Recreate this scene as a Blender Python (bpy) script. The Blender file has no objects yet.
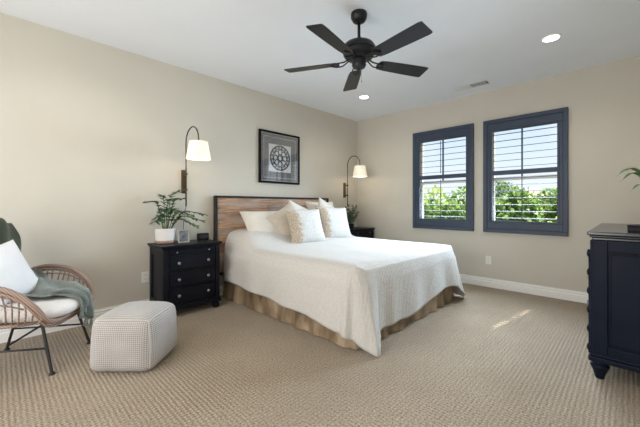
import bpy, bmesh, math, random
from mathutils import Vector, Matrix, noise
random.seed(7)
C = bpy.context.scene.collection
PI = math.pi
R = math.radians

# ------------------------------------------------------------------ camera
cd = bpy.data.cameras.new('camera'); cam = bpy.data.objects.new('camera', cd); C.objects.link(cam)
cam.location = (-4.805, -3.725, 1.141)
cam.rotation_euler = (R(90), 0, R(44.5 - 90))
cd.sensor_width = 36.0
cd.lens = 316.0 / 640.0 * 36.0
cd.shift_y = -(213.5 - 205.3) / 640.0
cd.clip_start = 0.02; cd.clip_end = 500
bpy.context.scene.camera = cam

# ------------------------------------------------------------------ view, world, lights
vs = bpy.context.scene.view_settings
vs.view_transform = 'Standard'; vs.look = 'None'; vs.gamma = 1.0; vs.use_curve_mapping = False
vs.exposure = 0.19
bpy.context.scene.cycles.max_bounces = 10
bpy.context.scene.cycles.diffuse_bounces = 6
bpy.context.scene.cycles.sample_clamp_indirect = 6.0

w = bpy.data.worlds.new('sky'); bpy.context.scene.world = w; w.use_nodes = True
nt = w.node_tree; nt.nodes.clear()
wo = nt.nodes.new('ShaderNodeOutputWorld'); bg = nt.nodes.new('ShaderNodeBackground')
tc = nt.nodes.new('ShaderNodeTexCoord'); sx = nt.nodes.new('ShaderNodeSeparateXYZ')
rp = nt.nodes.new('ShaderNodeValToRGB')
rp.color_ramp.elements[0].position = 0.0; rp.color_ramp.elements[0].color = (.86, .92, .97, 1)
rp.color_ramp.elements[1].position = 0.45; rp.color_ramp.elements[1].color = (.36, .58, .90, 1)
e = rp.color_ramp.elements.new(0.14); e.color = (.70, .83, .97, 1)
nz = nt.nodes.new('ShaderNodeTexNoise'); nz.inputs['Scale'].default_value = 5; nz.inputs['Detail'].default_value = 5
cr = nt.nodes.new('ShaderNodeValToRGB')
cr.color_ramp.elements[0].position = .52; cr.color_ramp.elements[0].color = (0, 0, 0, 1)
cr.color_ramp.elements[1].position = .7; cr.color_ramp.elements[1].color = (.7, .7, .7, 1)
mx = nt.nodes.new('ShaderNodeMixRGB'); mx.inputs[2].default_value = (.93, .95, .97, 1)
L = nt.links.new
L(tc.outputs['Generated'], sx.inputs[0]); L(sx.outputs[2], rp.inputs[0])
L(tc.outputs['Generated'], nz.inputs[0]); L(nz.outputs[0], cr.inputs[0])
L(cr.outputs[0], mx.inputs[0]); L(rp.outputs[0], mx.inputs[1]); L(mx.outputs[0], bg.inputs[0])
bg.inputs[1].default_value = 1.0; L(bg.outputs[0], wo.inputs[0])

def light(name, typ, loc, energy, col, **kw):
    ld = bpy.data.lights.new(name, typ); ld.energy = energy; ld.color = col
    o = bpy.data.objects.new(name, ld); C.objects.link(o); o.location = loc
    for k, v in kw.items():
        if k == 'rot': o.rotation_euler = v
        elif k == 'toward': o.rotation_euler = Vector(v).to_track_quat('-Z', 'Y').to_euler()
        else: setattr(ld, k, v)
    return o
light('sun', 'SUN', (8, -3, 12), 17.0, (1, .95, .86), toward=(-.77, .122, -1.0), angle=R(.2))
# daylight entering by the two bedroom windows (at their openings), then an added fill light behind the camera
for i, yc in enumerate((-1.643, -2.72)):
    a = light('window_daylight', 'AREA', (-.075, yc, 1.54), 42, (.66, .83, 1.0), rot=(0, R(-90), 0), shape='RECTANGLE', size=1.2, size_y=.72)
    a.rotation_euler = Vector((-1, 0, -.5)).to_track_quat('-Z', 'Y').to_euler()
    a.data.size = .72; a.data.size_y = 1.2; a.data.spread = R(125)
    a.visible_camera = False; a.visible_glossy = False
a = light('added_fill_light', 'AREA', (-6.32, -2.1, 1.25), 66, (1.0, .955, .90), toward=(1, 0, .05), shape='RECTANGLE', size=3.0, size_y=2.1)  # unseen fill, added to brighten the room from the back wall

# ------------------------------------------------------------------ mesh helper
class MB:
    def __init__(s): s.v = []; s.f = []
    def add(s, vs, fs):
        n = len(s.v); s.v += [tuple(p) for p in vs]; s.f += [tuple(i + n for i in f) for f in fs]; return s
    def box(s, x0, x1, y0, y1, z0, z1):
        return s.add([(x0,y0,z0),(x1,y0,z0),(x1,y1,z0),(x0,y1,z0),(x0,y0,z1),(x1,y0,z1),(x1,y1,z1),(x0,y1,z1)],
                     [(0,3,2,1),(4,5,6,7),(0,1,5,4),(1,2,6,5),(2,3,7,6),(3,0,4,7)])
    def obox(s, c, hx, hy, hz, M=None):
        vs = []
        for z in (-hz, hz):
            for x, y in ((-hx,-hy),(hx,-hy),(hx,hy),(-hx,hy)):
                p = Vector((x,y,z)); p = (M @ p) if M else p; vs.append(Vector(c) + p)
        return s.add(vs, [(0,3,2,1),(4,5,6,7),(0,1,5,4),(1,2,6,5),(2,3,7,6),(3,0,4,7)])
    def lathe(s, c, prof, n=24, M=None, cap=True):   # prof: list of (r, z)
        vs = []; fs = []
        for r, z in prof:
            for i in range(n):
                a = 2*PI*i/n; p = Vector((r*math.cos(a), r*math.sin(a), z)); p = (M @ p) if M else p; vs.append(Vector(c) + p)
        for j in range(len(prof)-1):
            for i in range(n):
                k = (i+1) % n; fs.append((j*n+i, j*n+k, (j+1)*n+k, (j+1)*n+i))
        if cap: fs.append(tuple(range(n-1, -1, -1))); fs.append(tuple((len(prof)-1)*n+i for i in range(n)))
        return s.add(vs, fs)
    def tube(s, pts, r, n=8, closed=False):
        pts = [Vector(p) for p in pts]; m = len(pts); vs = []; fs = []
        rr = r if isinstance(r, (list, tuple)) else [r]*m
        up = Vector((0,0,1)); prev = None
        for i, p in enumerate(pts):
            if closed: t = pts[(i+1) % m] - pts[i-1]
            else: t = pts[min(i+1,m-1)] - pts[max(i-1,0)]
            t.normalize()
            if prev is None:
                a = up if abs(t.dot(up)) < .9 else Vector((1,0,0)); u = (a - t*a.dot(t)).normalized()
            else:
                u = prev - t*prev.dot(t); u = u.normalized() if u.length > 1e-6 else prev
            prev = u; q = t.cross(u)
            for k in range(n):
                a = 2*PI*k/n; vs.append(p + (u*math.cos(a) + q*math.sin(a))*rr[i])
        for j in range(m if closed else m-1):
            for k in range(n):
                k2 = (k+1) % n; j2 = (j+1) % m; fs.append((j*n+k, j*n+k2, j2*n+k2, j2*n+k))
        if not closed: fs.append(tuple(range(n-1,-1,-1))); fs.append(tuple((m-1)*n+k for k in range(n)))
        return s.add(vs, fs)
    def prism(s, poly, y0, y1, axis='y'):     # poly in (x,z) extruded along y
        n = len(poly); vs = []
        for y in (y0, y1):
            for a, b in poly:
                vs.append((a, y, b) if axis == 'y' else ((y, a, b) if axis == 'x' else (a, b, y)))
        fs = [tuple(range(n)), tuple(range(2*n-1, n-1, -1))] + [(i, i+n, (i+1)%n+n, (i+1)%n) for i in range(n)]
        return s.add(vs, fs)
    def grid(s, P):
        a = len(P); b = len(P[0]); vs = [p for r in P for p in r]
        return s.add(vs, [(i*b+j, i*b+j+1, (i+1)*b+j+1, (i+1)*b+j) for i in range(a-1) for j in range(b-1)])
    def build(s, name, mat, parent=None, smooth=False, bevel=0, loc=None, rot=None, subsurf=0, solid=0, auto=True):
        me = bpy.data.meshes.new(name); me.from_pydata(s.v, [], s.f); me.update()
        b = bmesh.new(); b.from_mesh(me); bmesh.ops.recalc_face_normals(b, faces=b.faces); b.to_mesh(me); b.free()
        o = bpy.data.objects.new(name, me); C.objects.link(o)
        for m in (mat if isinstance(mat, list) else [mat]): me.materials.append(m)
        if parent: o.parent = parent
        if loc: o.location = loc
        if rot: o.rotation_euler = rot
        if smooth:
            me.polygons.foreach_set('use_smooth', [True]*len(me.polygons))
            if smooth == 'auto': me.set_sharp_from_angle(angle=R(40))
        if solid: md = o.modifiers.new('s', 'SOLIDIFY'); md.thickness = solid; md.offset = -1
        if bevel: md = o.modifiers.new('b', 'BEVEL'); md.width = bevel; md.segments = 2; md.limit_method = 'ANGLE'; md.angle_limit = R(40)
        if subsurf: md = o.modifiers.new('u', 'SUBSURF'); md.levels = subsurf; md.render_levels = subsurf
        return o
def empty(name, loc, rz=0):
    o = bpy.data.objects.new(name, None); C.objects.link(o); o.location = loc; o.rotation_euler = (0,0,rz); return o
def tag(o, label, cat, group=None, kind=None):
    o['label'] = label; o['category'] = cat
    if group: o['group'] = group
    if kind: o['kind'] = kind
    return o
def struct(o, label=None):
    o['kind'] = 'structure'
    if label: o['label'] = label
    return o
def copy_tree(o, parent=None):
    c = o.copy(); C.objects.link(c)
    if parent: c.parent = parent
    for ch in [x for x in bpy.data.objects if x.parent == o]: copy_tree(ch, c)
    return c
def smooth01(x): x = max(0, min(1, x)); return x*x*(3-2*x)
def keys(ks, q, sharp=False):
    for (a, va), (b, vb) in zip(ks, ks[1:]):
        if q <= b: return va + (vb-va)*(smooth01((q-a)/(b-a)) if not sharp else (q-a)/(b-a))
    return ks[-1][1]
def spline(pts, n):
    pts = [Vector(p) for p in pts]; P = [pts[0]*2-pts[1]] + pts + [pts[-1]*2-pts[-2]]; out = []
    m = len(pts)-1
    for i in range(n+1):
        t = i/n*m; k = min(int(t), m-1); u = t-k
        a, b, c, d = P[k], P[k+1], P[k+2], P[k+3]
        out.append(.5*((2*b) + (-a+c)*u + (2*a-5*b+4*c-d)*u*u + (-a+3*b-3*c+d)*u**3))
    return out
def loft(rows, nu, nv):
    cols = [spline(r, nv) for r in rows]
    return list(map(list, zip(*[spline([c[j] for c in cols], nu) for j in range(nv+1)])))

# ------------------------------------------------------------------ materials
def mat(name, col, rough=.6, metal=0, spec=None, emit=None, es=1.0, sheen=0):
    m = bpy.data.materials.new(name); m.use_nodes = True; b = m.node_tree.nodes['Principled BSDF']
    b.inputs['Base Color'].default_value = (*col, 1); b.inputs['Roughness'].default_value = rough; b.inputs['Metallic'].default_value = metal
    if spec is not None: b.inputs['Specular IOR Level'].default_value = spec
    if emit: b.inputs['Emission Color'].default_value = (*emit, 1); b.inputs['Emission Strength'].default_value = es
    if sheen: b.inputs['Sheen Weight'].default_value = sheen
    return m
class NT:
    def __init__(s, m): s.m = m; s.t = m.node_tree; s.b = s.t.nodes['Principled BSDF']; s.co = s.n('ShaderNodeTexCoord').outputs['Object']
    def n(s, typ, **kw):
        x = s.t.nodes.new(typ)
        for k, v in kw.items():
            if k in x.inputs: x.inputs[k].default_value = v
            else: setattr(x, k, v)
        return x
    def l(s, a, b): s.t.links.new(a, b)
    def mapped(s, scale, rot=(0,0,0)):
        m = s.n('ShaderNodeMapping'); m.inputs['Scale'].default_value = scale; m.inputs['Rotation'].default_value = rot; s.l(s.co, m.inputs[0]); return m.outputs[0]
    def noise(s, scale, detail=4, vec=None, rough=.5):
        x = s.n('ShaderNodeTexNoise', Scale=scale, Detail=detail, Roughness=rough); s.l(vec or s.co, x.inputs['Vector']); return x.outputs[0]
    def wave(s, d, scale, dist=0, vec=None):
        x = s.n('ShaderNodeTexWave', wave_type='BANDS', bands_direction=d, Scale=scale, Distortion=dist); s.l(vec or s.co, x.inputs['Vector']); return x.outputs[1]
    def ramp(s, fac, stops):
        x = s.n('ShaderNodeValToRGB'); el = x.color_ramp.elements
        while len(el) < len(stops): el.new(.5)
        for e_, (p, c) in zip(el, stops): e_.position = p; e_.color = (*c, 1)
        s.l(fac, x.inputs[0]); return x.outputs[0]
    def mix(s, fac, a, b, mode='MIX'):
        x = s.n('ShaderNodeMixRGB', blend_type=mode)
        for i, v in enumerate((fac, a, b)):
            if hasattr(v, 'is_linked'): s.l(v, x.inputs[i])
            else: x.inputs[i].default_value = v if i == 0 else (*v, 1)
        return x.outputs[0]
    def math(s, op, a, b=0):
        x = s.n('ShaderNodeMath', operation=op)
        for i, v in enumerate((a, b)):
            if hasattr(v, 'is_linked'): s.l(v, x.inputs[i])
            else: x.inputs[i].default_value = v
        return x.outputs[0]
    def base(s, c): s.l(c, s.b.inputs['Base Color'])
    def bump(s, h, dist=.01, strength=.5):
        x = s.n('ShaderNodeBump', Strength=strength, Distance=dist); s.l(h, x.inputs['Height']); s.l(x.outputs[0], s.b.inputs['Normal'])

def noisy(name, c1, c2, scale, rough=.6, bump=0, bs=None, **kw):
    m = mat(name, c1, rough, **kw); t = NT(m); f = t.noise(scale)
    t.base(t.ramp(f, [(.35, c1), (.65, c2)]))
    if bump: t.bump(t.noise(bs or scale*4, 3), bump, .6)
    return m
M = {}
M['wall'] = noisy('wall_paint', (.57,.535,.46), (.585,.55,.475), 3, .85, .002, 90)
M['ceiling'] = noisy('ceiling_paint', (.80,.825,.86), (.815,.84,.875), 3, .9, .002, 70)
M['trim'] = noisy('trim_paint', (.84,.83,.80), (.86,.85,.82), 2, .4)
M['slate'] = noisy('slate_blue_paint', (.040,.056,.090), (.046,.063,.098), 6, .4, spec=.3)
M['louver'] = noisy('louver_paint', (.06,.07,.09), (.075,.085,.105), 6, .7, spec=.1)
M['glass'] = None
M['black'] = noisy('black_lacquer', (.006,.007,.011), (.009,.010,.015), 7, .36, spec=.13)
M['navy'] = noisy('navy_black_lacquer', (.006,.010,.020), (.009,.013,.026), 7, .38, spec=.12)
M['iron'] = noisy('black_iron', (.012,.012,.013), (.02,.02,.021), 20, .45)
M['fan'] = noisy('fan_bronze', (.010,.011,.013), (.014,.015,.018), 20, .35, spec=.3)
M['bronze'] = noisy('aged_bronze', (.10,.075,.05), (.16,.12,.08), 60, .35, metal=.9)
M['pewter'] = noisy('pewter', (.32,.33,.35), (.45,.46,.48), 60, .3, metal=.9)
M['plastic'] = noisy('white_plastic', (.78,.77,.73), (.80,.79,.75), 6, .35)

g = mat('window_glass', (1,1,1), 0.02); t = g.node_tree; b = t.nodes['Principled BSDF']
tr = t.nodes.new('ShaderNodeBsdfTransparent'); ms = t.nodes.new('ShaderNodeMixShader'); gl = t.nodes.new('ShaderNodeBsdfGlossy'); gl.inputs['Roughness'].default_value = .02
fr = t.nodes.new('ShaderNodeMath'); fr.operation = 'POWER'; fr.inputs[1].default_value = 4; lw = t.nodes.new('ShaderNodeLayerWeight'); lw.inputs[0].default_value = .5; t.links.new(lw.outputs['Facing'], fr.inputs[0])
t.links.new(fr.outputs[0], ms.inputs[0]); t.links.new(tr.outputs[0], ms.inputs[1]); t.links.new(gl.outputs[0], ms.inputs[2]); t.links.new(ms.outputs[0], t.nodes['Material Output'].inputs[0])
t.nodes.remove(b); M['glass'] = g

m = mat('carpet', (.4,.32,.23), .95, spec=.1, sheen=.2); t = NT(m)
ribs = t.math('MULTIPLY', t.math('ADD', t.wave('X', 13, 1.6), .5), t.math('ADD', t.wave('Y', 13, 1.6), .5))
col = t.ramp(t.noise(2.2, 3), [(.3, (.34,.265,.185)), (.7, (.41,.325,.235))])
col = t.mix(t.ramp(t.noise(95, 4), [(.42, (0,0,0)), (.62, (1,1,1))]), col, (.20,.155,.105))
col = t.mix(.5, col, t.ramp(ribs, [(.0, (.74,.72,.69)), (1.0, (1.15,1.15,1.15))]), 'MULTIPLY')
t.base(col); t.bump(ribs, .006, .6); M['carpet'] = m

m = mat('headboard_wood', (.2,.12,.07), .28); t = NT(m)
v = t.n('ShaderNodeMapping'); v.inputs['Rotation'].default_value = (R(90), 0, 0); t.l(t.co, v.inputs[0])
bk = t.n('ShaderNodeTexBrick', Scale=1.0); t.l(v.outputs[0], bk.inputs[0])
bk.inputs['Brick Width'].default_value = .74; bk.inputs['Row Height'].default_value = .095; bk.inputs['Mortar Size'].default_value = .0015; bk.offset = .37
bk.inputs['Color1'].default_value = (.58,.33,.19,1); bk.inputs['Color2'].default_value = (.20,.14,.11,1); bk.inputs['Mortar'].default_value = (.02,.015,.01,1)
gn = t.noise(6, 8, t.mapped((.8, 1, 14)), .65)
c2 = t.mix(.8, bk.outputs[0], t.ramp(gn, [(.3, (.35,.31,.29)), (.5, (.95,.95,.95)), (.7, (1.9,1.85,1.8))]), 'MULTIPLY')
c3 = t.mix(t.ramp(t.noise(1.6, 3, t.mapped((1,1,5))), [(.45, (0,0,0)), (.7, (.75,.75,.75))]), c2, (.50,.45,.41))
t.base(c3); t.bump(gn, .003, .5); M['wood'] = m

m = mat('coverlet_cotton', (.8,.77,.71), .9, spec=.15, sheen=.2); t = NT(m)
q = t.math('ADD', t.noise(45, 4), t.math('MULTIPLY', t.wave('X', 14, 3), .35))
q = t.math('ADD', q, t.math('MULTIPLY', t.wave('Y', 14, 3), .35))
t.base(t.ramp(t.noise(60, 3), [(.3, (.535,.51,.475)), (.7, (.605,.58,.545))])); t.bump(q, .006, .55); M['coverlet'] = m

m = mat('skirt_taffeta', (.33,.23,.13), .42); t = NT(m)
vv = t.mapped((2.2, 2.2, 1.2)); f = t.noise(3.2, 5, vv)
t.base(t.ramp(f, [(.3, (.12,.08,.045)), (.48, (.27,.19,.115)), (.68, (.45,.35,.24))])); t.bump(t.noise(25, 4, vv), .004, .4); M['skirt'] = m

def cloth(name, c1, c2, scale=40, bump=.004):
    m = mat(name, c1, .92, spec=.12, sheen=.25); t = NT(m)
    t.base(t.ramp(t.noise(scale*.4, 4), [(.3, c1), (.7, c2)])); t.bump(t.math('ADD', t.noise(scale*3, 2), t.math('MULTIPLY', t.wave('DIAGONAL', 40), .3)), bump, .5); return m
M['sham'] = cloth('white_sham', (.66,.62,.555), (.71,.675,.61), 20)
M['cream'] = cloth('cream_linen', (.50,.44,.355), (.57,.51,.42), 50)
M['white_cushion'] = cloth('white_cushion', (.76,.76,.77), (.80,.80,.81), 30)
M['seat_cushion'] = cloth('seat_cushion', (.66,.63,.60), (.72,.69,.66), 30)
M['throw'] = cloth('sage_throw', (.14,.165,.15), (.235,.265,.25), 30, .008)
M['throw_dark'] = cloth('olive_throw', (.05,.058,.038), (.09,.10,.07), 30, .008)

m = mat('cushion_pattern', (.8,.78,.74), .92, spec=.1, sheen=.2); t = NT(m)
sp = t.n('ShaderNodeSeparateXYZ'); t.l(t.co, sp.inputs[0])
edge = t.math('ADD', sp.outputs[0], t.math('MULTIPLY', t.math('SUBTRACT', t.noise(26, 4), .5), .16))
spk = t.ramp(t.noise(70, 4), [(.42, (.40,.31,.215)), (.6, (.56,.48,.39))])
wh = t.ramp(t.noise(55, 4), [(.35, (.56,.545,.51)), (.62, (.68,.665,.64))])
t.base(t.mix(t.ramp(edge, [(-.0, (0,0,0)), (1, (1,1,1))]), spk, wh)); M['pattern'] = m
# steep mask: tan band on the left quarter of the cushion
mk = t.math('MULTIPLY', t.math('ADD', edge, .155), 22); cl = t.n('ShaderNodeClamp'); t.l(mk, cl.inputs[0])
t.base(t.mix(cl.outputs[0], spk, wh)); t.bump(t.noise(80, 3), .004, .4)

m = mat('pouf_knit', (.55,.52,.5), .95, spec=.1, sheen=.2); t = NT(m)
k = None
ns = t.n('ShaderNodeSeparateXYZ'); t.l(t.t.nodes['Texture Coordinate'].outputs['Normal'], ns.inputs[0])
for ax_, d_ in enumerate('XYZ'):
    an = t.math('MULTIPLY', t.math('SUBTRACT', t.math('ABSOLUTE', ns.outputs[ax_]), .66), 12)
    wv_ = t.math('ADD', t.wave(d_, 24, .25), .3)
    wv_ = t.math('MINIMUM', t.math('MAXIMUM', wv_, an), 1.0)
    k = wv_ if k is None else t.math('MULTIPLY', k, wv_)
t.base(t.mix(t.ramp(t.noise(8, 3), [(.3, (0,0,0)), (.7, (1,1,1))]), t.ramp(k, [(0, (.13,.11,.095)), (.3, (.34,.315,.29)), (1, (.52,.495,.475))]), t.ramp(k, [(0, (.19,.17,.155)), (.3, (.39,.37,.35)), (1, (.57,.55,.535))])))
t.bump(k, .006, .6); M['pouf'] = m
M['pouf_seam'] = cloth('pouf_seam', (.50,.46,.42), (.58,.54,.50), 40)

m = mat('rattan', (.30,.20,.155), .5); t = NT(m)
t.base(t.mix(t.wave('DIAGONAL', 30), (.20,.13,.10), (.36,.26,.21))); t.bump(t.wave('DIAGONAL', 30), .003, .5); M['rattan'] = m
M['leaf'] = noisy('leaf_green', (.045,.11,.04), (.13,.22,.09), 18, .38)
M['leaf_grey'] = noisy('leaf_greyish', (.07,.11,.06), (.17,.21,.13), 18, .5)
M['stem'] = noisy('stem_green', (.07,.14,.04), (.10,.18,.06), 18, .5)
M['soil'] = noisy('soil', (.03,.02,.015), (.06,.04,.03), 60, .9)
M['ceramic'] = noisy('white_ceramic', (.72,.69,.65), (.76,.73,.69), 6, .3)
M['terracotta'] = noisy('blush_ceramic', (.42,.27,.20), (.5,.33,.25), 12, .5)
M['grey_mat'] = noisy('grey_mat_board', (.20,.20,.205), (.22,.22,.225), 9, .8)
M['paper'] = noisy('white_paper', (.72,.73,.74), (.76,.77,.78), 9, .8)
M['medallion'] = noisy('blue_grey_medallion', (.06,.07,.085), (.11,.12,.14), 40, .6)
M['silver'] = noisy('silver_leaf', (.45,.43,.40), (.58,.56,.52), 50, .3, metal=.8)
M['photo'] = noisy('faded_photo', (.03,.035,.045), (.22,.23,.25), 22, .3)
M['display'] = mat('clock_glass', (.006,.006,.008), .08)
M['vent'] = noisy('vent_paint', (.70,.70,.70), (.74,.74,.74), 8, .5)
M['vent_dark'] = noisy('vent_hollow', (.035,.037,.04), (.05,.052,.055), 8, .8)
m = mat('lamp_shade_linen', (.86,.80,.68), .8, emit=(1,.88,.68), es=.25); M['shade'] = m
M['bulb'] = mat('lit_bulb', (1,1,1), .5, emit=(1,.86,.62), es=6)
M['downlight'] = mat('lit_downlight', (1,1,1), .5, emit=(1,.96,.9), es=9)
M['stucco'] = noisy('stucco', (.42,.38,.35), (.48,.44,.40), 3, .9)
M['roof'] = noisy('roof_tile', (.20,.11,.12), (.30,.18,.18), 3, .8)
M['bark'] = noisy('bark', (.10,.07,.05), (.16,.12,.09), 9, .9)
M['ground'] = noisy('dry_grass', (.16,.20,.07), (.26,.26,.12), .4, .95)
def leafmat(name, c1, c2):
    m = mat(name, c1, .6); t = NT(m); c = t.ramp(t.noise(1.3, 5), [(.35, c1), (.65, c2)]); t.base(c)
    tl = t.n('ShaderNodeBsdfTranslucent'); t.l(c, tl.inputs[0]); ms = t.n('ShaderNodeMixShader'); ms.inputs[0].default_value = .45
    t.l(t.b.outputs[0], ms.inputs[1]); t.l(tl.outputs[0], ms.inputs[2]); t.l(ms.outputs[0], t.t.nodes['Material Output'].inputs[0]); return m
LM = [leafmat('foliage_mid', (.11,.21,.05), (.30,.42,.12)), leafmat('foliage_lime', (.26,.38,.07), (.50,.58,.16)), leafmat('foliage_deep', (.08,.16,.06), (.20,.30,.12))]

# ------------------------------------------------------------------ room shell
H = 2.74; XW = -6.4; YW = -4.06
struct(MB().box(XW-.2, .2, YW-.2, .2, -.15, 0).build('floor', M['carpet']))
struct(MB().box(XW-.2, .2, YW-.2, .2, H, H+.15).build('ceiling', M['ceiling']))
struct(MB().box(XW-.2, .2, 0, .2, 0, H).build('wall_left', M['wall']))
struct(MB().box(XW-.2, .2, YW-.2, YW, 0, H).build('wall_front', M['wall']))
WN = [(-2.06, -1.235), (-3.14, -2.305)]; Z0, Z1 = .83, 2.30
wb = MB()
wb.box(0,.18,YW,0,0,Z0).box(0,.18,YW,0,Z1,H).box(0,.18,-1.235,0,Z0,Z1).box(0,.18,-2.305,-2.06,Z0,Z1).box(0,.18,YW,-3.14,Z0,Z1)
struct(wb.build('wall_right', M['wall']))
wb = MB().box(XW-.2,XW,YW,-3.7,0,H).box(XW-.2,XW,-.5,0,0,H).box(XW-.2,XW,-3.7,-.5,2.35,H)
struct(wb.build('wall_back', M['wall']))
dr = struct(empty('added_door_1', (XW, -2.1, 0)))  # unseen glazed door, added as an opening for the fill light
fb = MB()
for y in (-1.57, -.03, 1.51): fb.box(-.12,-.04,y,y+.06,.04,2.31)
fb.box(-.12,-.04,-1.6,1.6,0,.04).box(-.12,-.04,-1.6,1.6,2.31,2.35); struct(fb.build('added_door_frame', M['trim'], dr))
struct(MB().box(-.09,-.082,-1.52,1.52,.04,2.31).build('pane', M['glass'], dr))
def baseboard(name, L_, loc, rz):
    prof = [(0,0),(-.016,0),(-.016,.078),(-.008,.084),(-.007,.090),(-.013,.097),(-.013,.106),(-.005,.112),(-.006,.125),(0,.125)]
    o = MB().prism(prof, 0, L_).build(name, M['trim'], loc=loc, rot=(0,0,rz)); return struct(o)
baseboard('baseboard_right', 4.06, (0, YW, 0), 0)
baseboard('baseboard_left', 6.4, (0, 0, 0), R(90))
baseboard('baseboard_front', 6.4, (XW, YW, 0), R(-90))

# windows with plantation shutters: y span, outer casing etc.
def window(name, yc):
    o = struct(empty(name, (0, yc, 0)))
    hw, hi = .472, .364; zo0, zo1, zi0, zi1 = .769, 2.318, .930, 2.150
    f = MB()   # casing as mitred ring boxes with raised outer lip
    def ring(a0,a1,z0,z1,b0,b1,y0,y1,x0,x1):
        f.box(x0,x1,y0,y1,z0,b0).box(x0,x1,y0,y1,b1,z1).box(x0,x1,y0,a0,b0,b1).box(x0,x1,a1,y1,b0,b1)
    ring(-hw+.05,hw-.05,zo0,zo1,zo0+.05,zo1-.05,-hw,hw,-.042,0)
    ring(-hi-.022,hi+.022,zo0+.05,zo1-.05,zi0-.022,zi1+.022,-hw+.05,hw-.05,-.030,.03)
    struct(f.build('window_frame', M['slate'], o, bevel=.004))
    p = MB(); f = p; ring(-hi,hi,zi0-.022,zi1+.022,zi0,zi1,-hi-.022,hi+.022,-.022,.02)
    p.box(-.024,.02,-hi,hi,1.553,1.612)
    struct(p.build('shutter_panel', M['slate'], o, bevel=.003))
    for nm, za, zb, n in (('upper_louvers', 1.612, 2.150, 6), ('lower_louvers', .930, 1.553, 7)):
        lv = MB(); step = .0895
        for i in range(n):
            z = (zb - .045 - i*step) if nm[0] == 'u' else (za + .04 + i*step)
            def slat(y0, y1, hd):
                pts = []
                for k in range(10):
                    a = 2*PI*k/10; x = math.cos(a)*hd; zz = math.sin(a)*.0042
                    pts.append((x, z + zz + x*.11))
                lv.prism(pts, y0, y1)
            nt_ = .05 if name == 'window_2' else .01
            slat(-hi+nt_, hi-.004, .0385)
            if nt_ > .02: slat(-hi+.002, -hi+nt_, .0265)
        struct(lv.build(nm, M['louver'], o, smooth='auto'))
        r = MB().tube([(-.046,0,za+.02),(-.046,0,zb-.02)], .0055)
        struct(r.build('tilt_rod', M['slate'], o))
    s = MB(); x0, x1 = .10, .15
    s.box(x0,x1,-.411,-.385,.83,2.26).box(x0,x1,.37,.411,.83,2.26).box(x0,x1,-.37,.37,.83,.87).box(x0,x1,-.37,.37,2.2,2.26).box(x0,x1,-.385,.37,1.485,1.53)
    struct(MB().box(x0+.01,x1-.01,.026,.042,1.53,2.2).build('meeting_stile', M['slate'], o))
    struct(s.build('sash', M['trim'], o)); struct(MB().box(.122,.127,-.385,.37,.87,2.2).build('pane', M['glass'], o))
    return o
window('window_1', -1.645); window('window_2', -2.721)

# ------------------------------------------------------------------ outside
struct(MB().box(1, 160, -90, 120, -3.4, -3.2).build('ground_outside', M['ground']))
def tree(name, x, y, top, rad, hgt, mt, label, n=4200, leaf=.15, trunk=True, group='trees beyond the windows'):
    o = tag(empty(name, (x, y, -3.2)), label, 'tree', group)
    cr_ = MB(); zc = top + 3.2 - hgt/2
    blobs = [(Vector((random.uniform(-.42,.42)*rad, random.uniform(-.42,.42)*rad, zc + random.uniform(-.3,.34)*hgt)), random.uniform(.38,.6)) for _ in range(9)] + [(Vector((0,0,zc)), .8)]
    for _ in range(n):
        c, k = random.choice(blobs)
        d = Vector((random.gauss(0,1), random.gauss(0,1), random.gauss(0,1))).normalized()*random.uniform(.7,1.0)
        p = c + Vector((d.x*rad*k, d.y*rad*k, d.z*hgt*.5*k))
        if p.z > top+3.2+.1: continue
        a = Vector((random.gauss(0,1), random.gauss(0,1), random.gauss(0,1))).normalized(); b_ = a.orthogonal().normalized()
        s = leaf*random.uniform(.6,1.3); c_ = a.cross(b_)
        cr_.add([p+b_*s, p+c_*s*.55, p-b_*s, p-c_*s*.55+a*s*.2], [(0,1,2,3)])
    cr_.build('crown', mt, o)
    MB().tube([(0,0,0),(.1,0,zc*.5),(0,.1,zc)], [.16,.12,.07]).build('trunk', M['bark'], o, smooth=True)
    if True:
        for s in (-1, 1): MB().tube([(.05,0,zc*.45),(0,s*rad*.25,zc*.8),(0,s*rad*.45,zc*1.05)], [.08,.06,.03]).build('branch', M['bark'], o, smooth=True)
    return o
TR = [('leafy_tree', 12, 3.5, 2.35, 2.3, 5.0, 0, 'mid green tree filling the left window'),
      ('leafy_tree', 16.5, 7.6, 2.5, 2.4, 5.2, 1, 'pale green tree at the left edge of the left window'),
      ('leafy_tree', 19, 3.6, 2.5, 2.3, 5.0, 2, 'dark green tree at the right side of the left window'),
      ('bushy_tree', 9.5, -.3, 2.0, 1.5, 4.8, 0, 'green bushy tree at the left edge of the right window'),
      ('bushy_tree', 7.3, -2.6, 1.5, 1.3, 4.2, 1, 'lime green bushy tree on the right side of the right window'),
      ('leafy_tree', 14, -3.4, 2.1, 1.9, 4.6, 1, 'lime tree behind the bushy one at the right edge of the right window'),
      ('leafy_tree', 19, -.6, 2.05, 2.0, 4.6, 0, 'green tree just in front of the far house'),
      ('leafy_tree', 25, -4.2, 2.7, 2.2, 5.2, 2, 'dark tree right of the far house roof'),
      ('leafy_tree', 27, 4.6, 3.3, 2.2, 5.6, 2, 'dark tree left of the far house roof')]
for nm, x, y, top, rad, hg, k, lb in TR: tree(nm, x, y, top, rad, hg, LM[k], lb)
hs = tag(empty('neighbour_house', (66, 9.4, -3.2), R(8)), 'far house with pinkish tile roof behind the trees, seen in the right window', 'house')
MB().box(-4,4,-2.6,2.6,0,5.7).build('wall', M['stucco'], hs)
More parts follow.
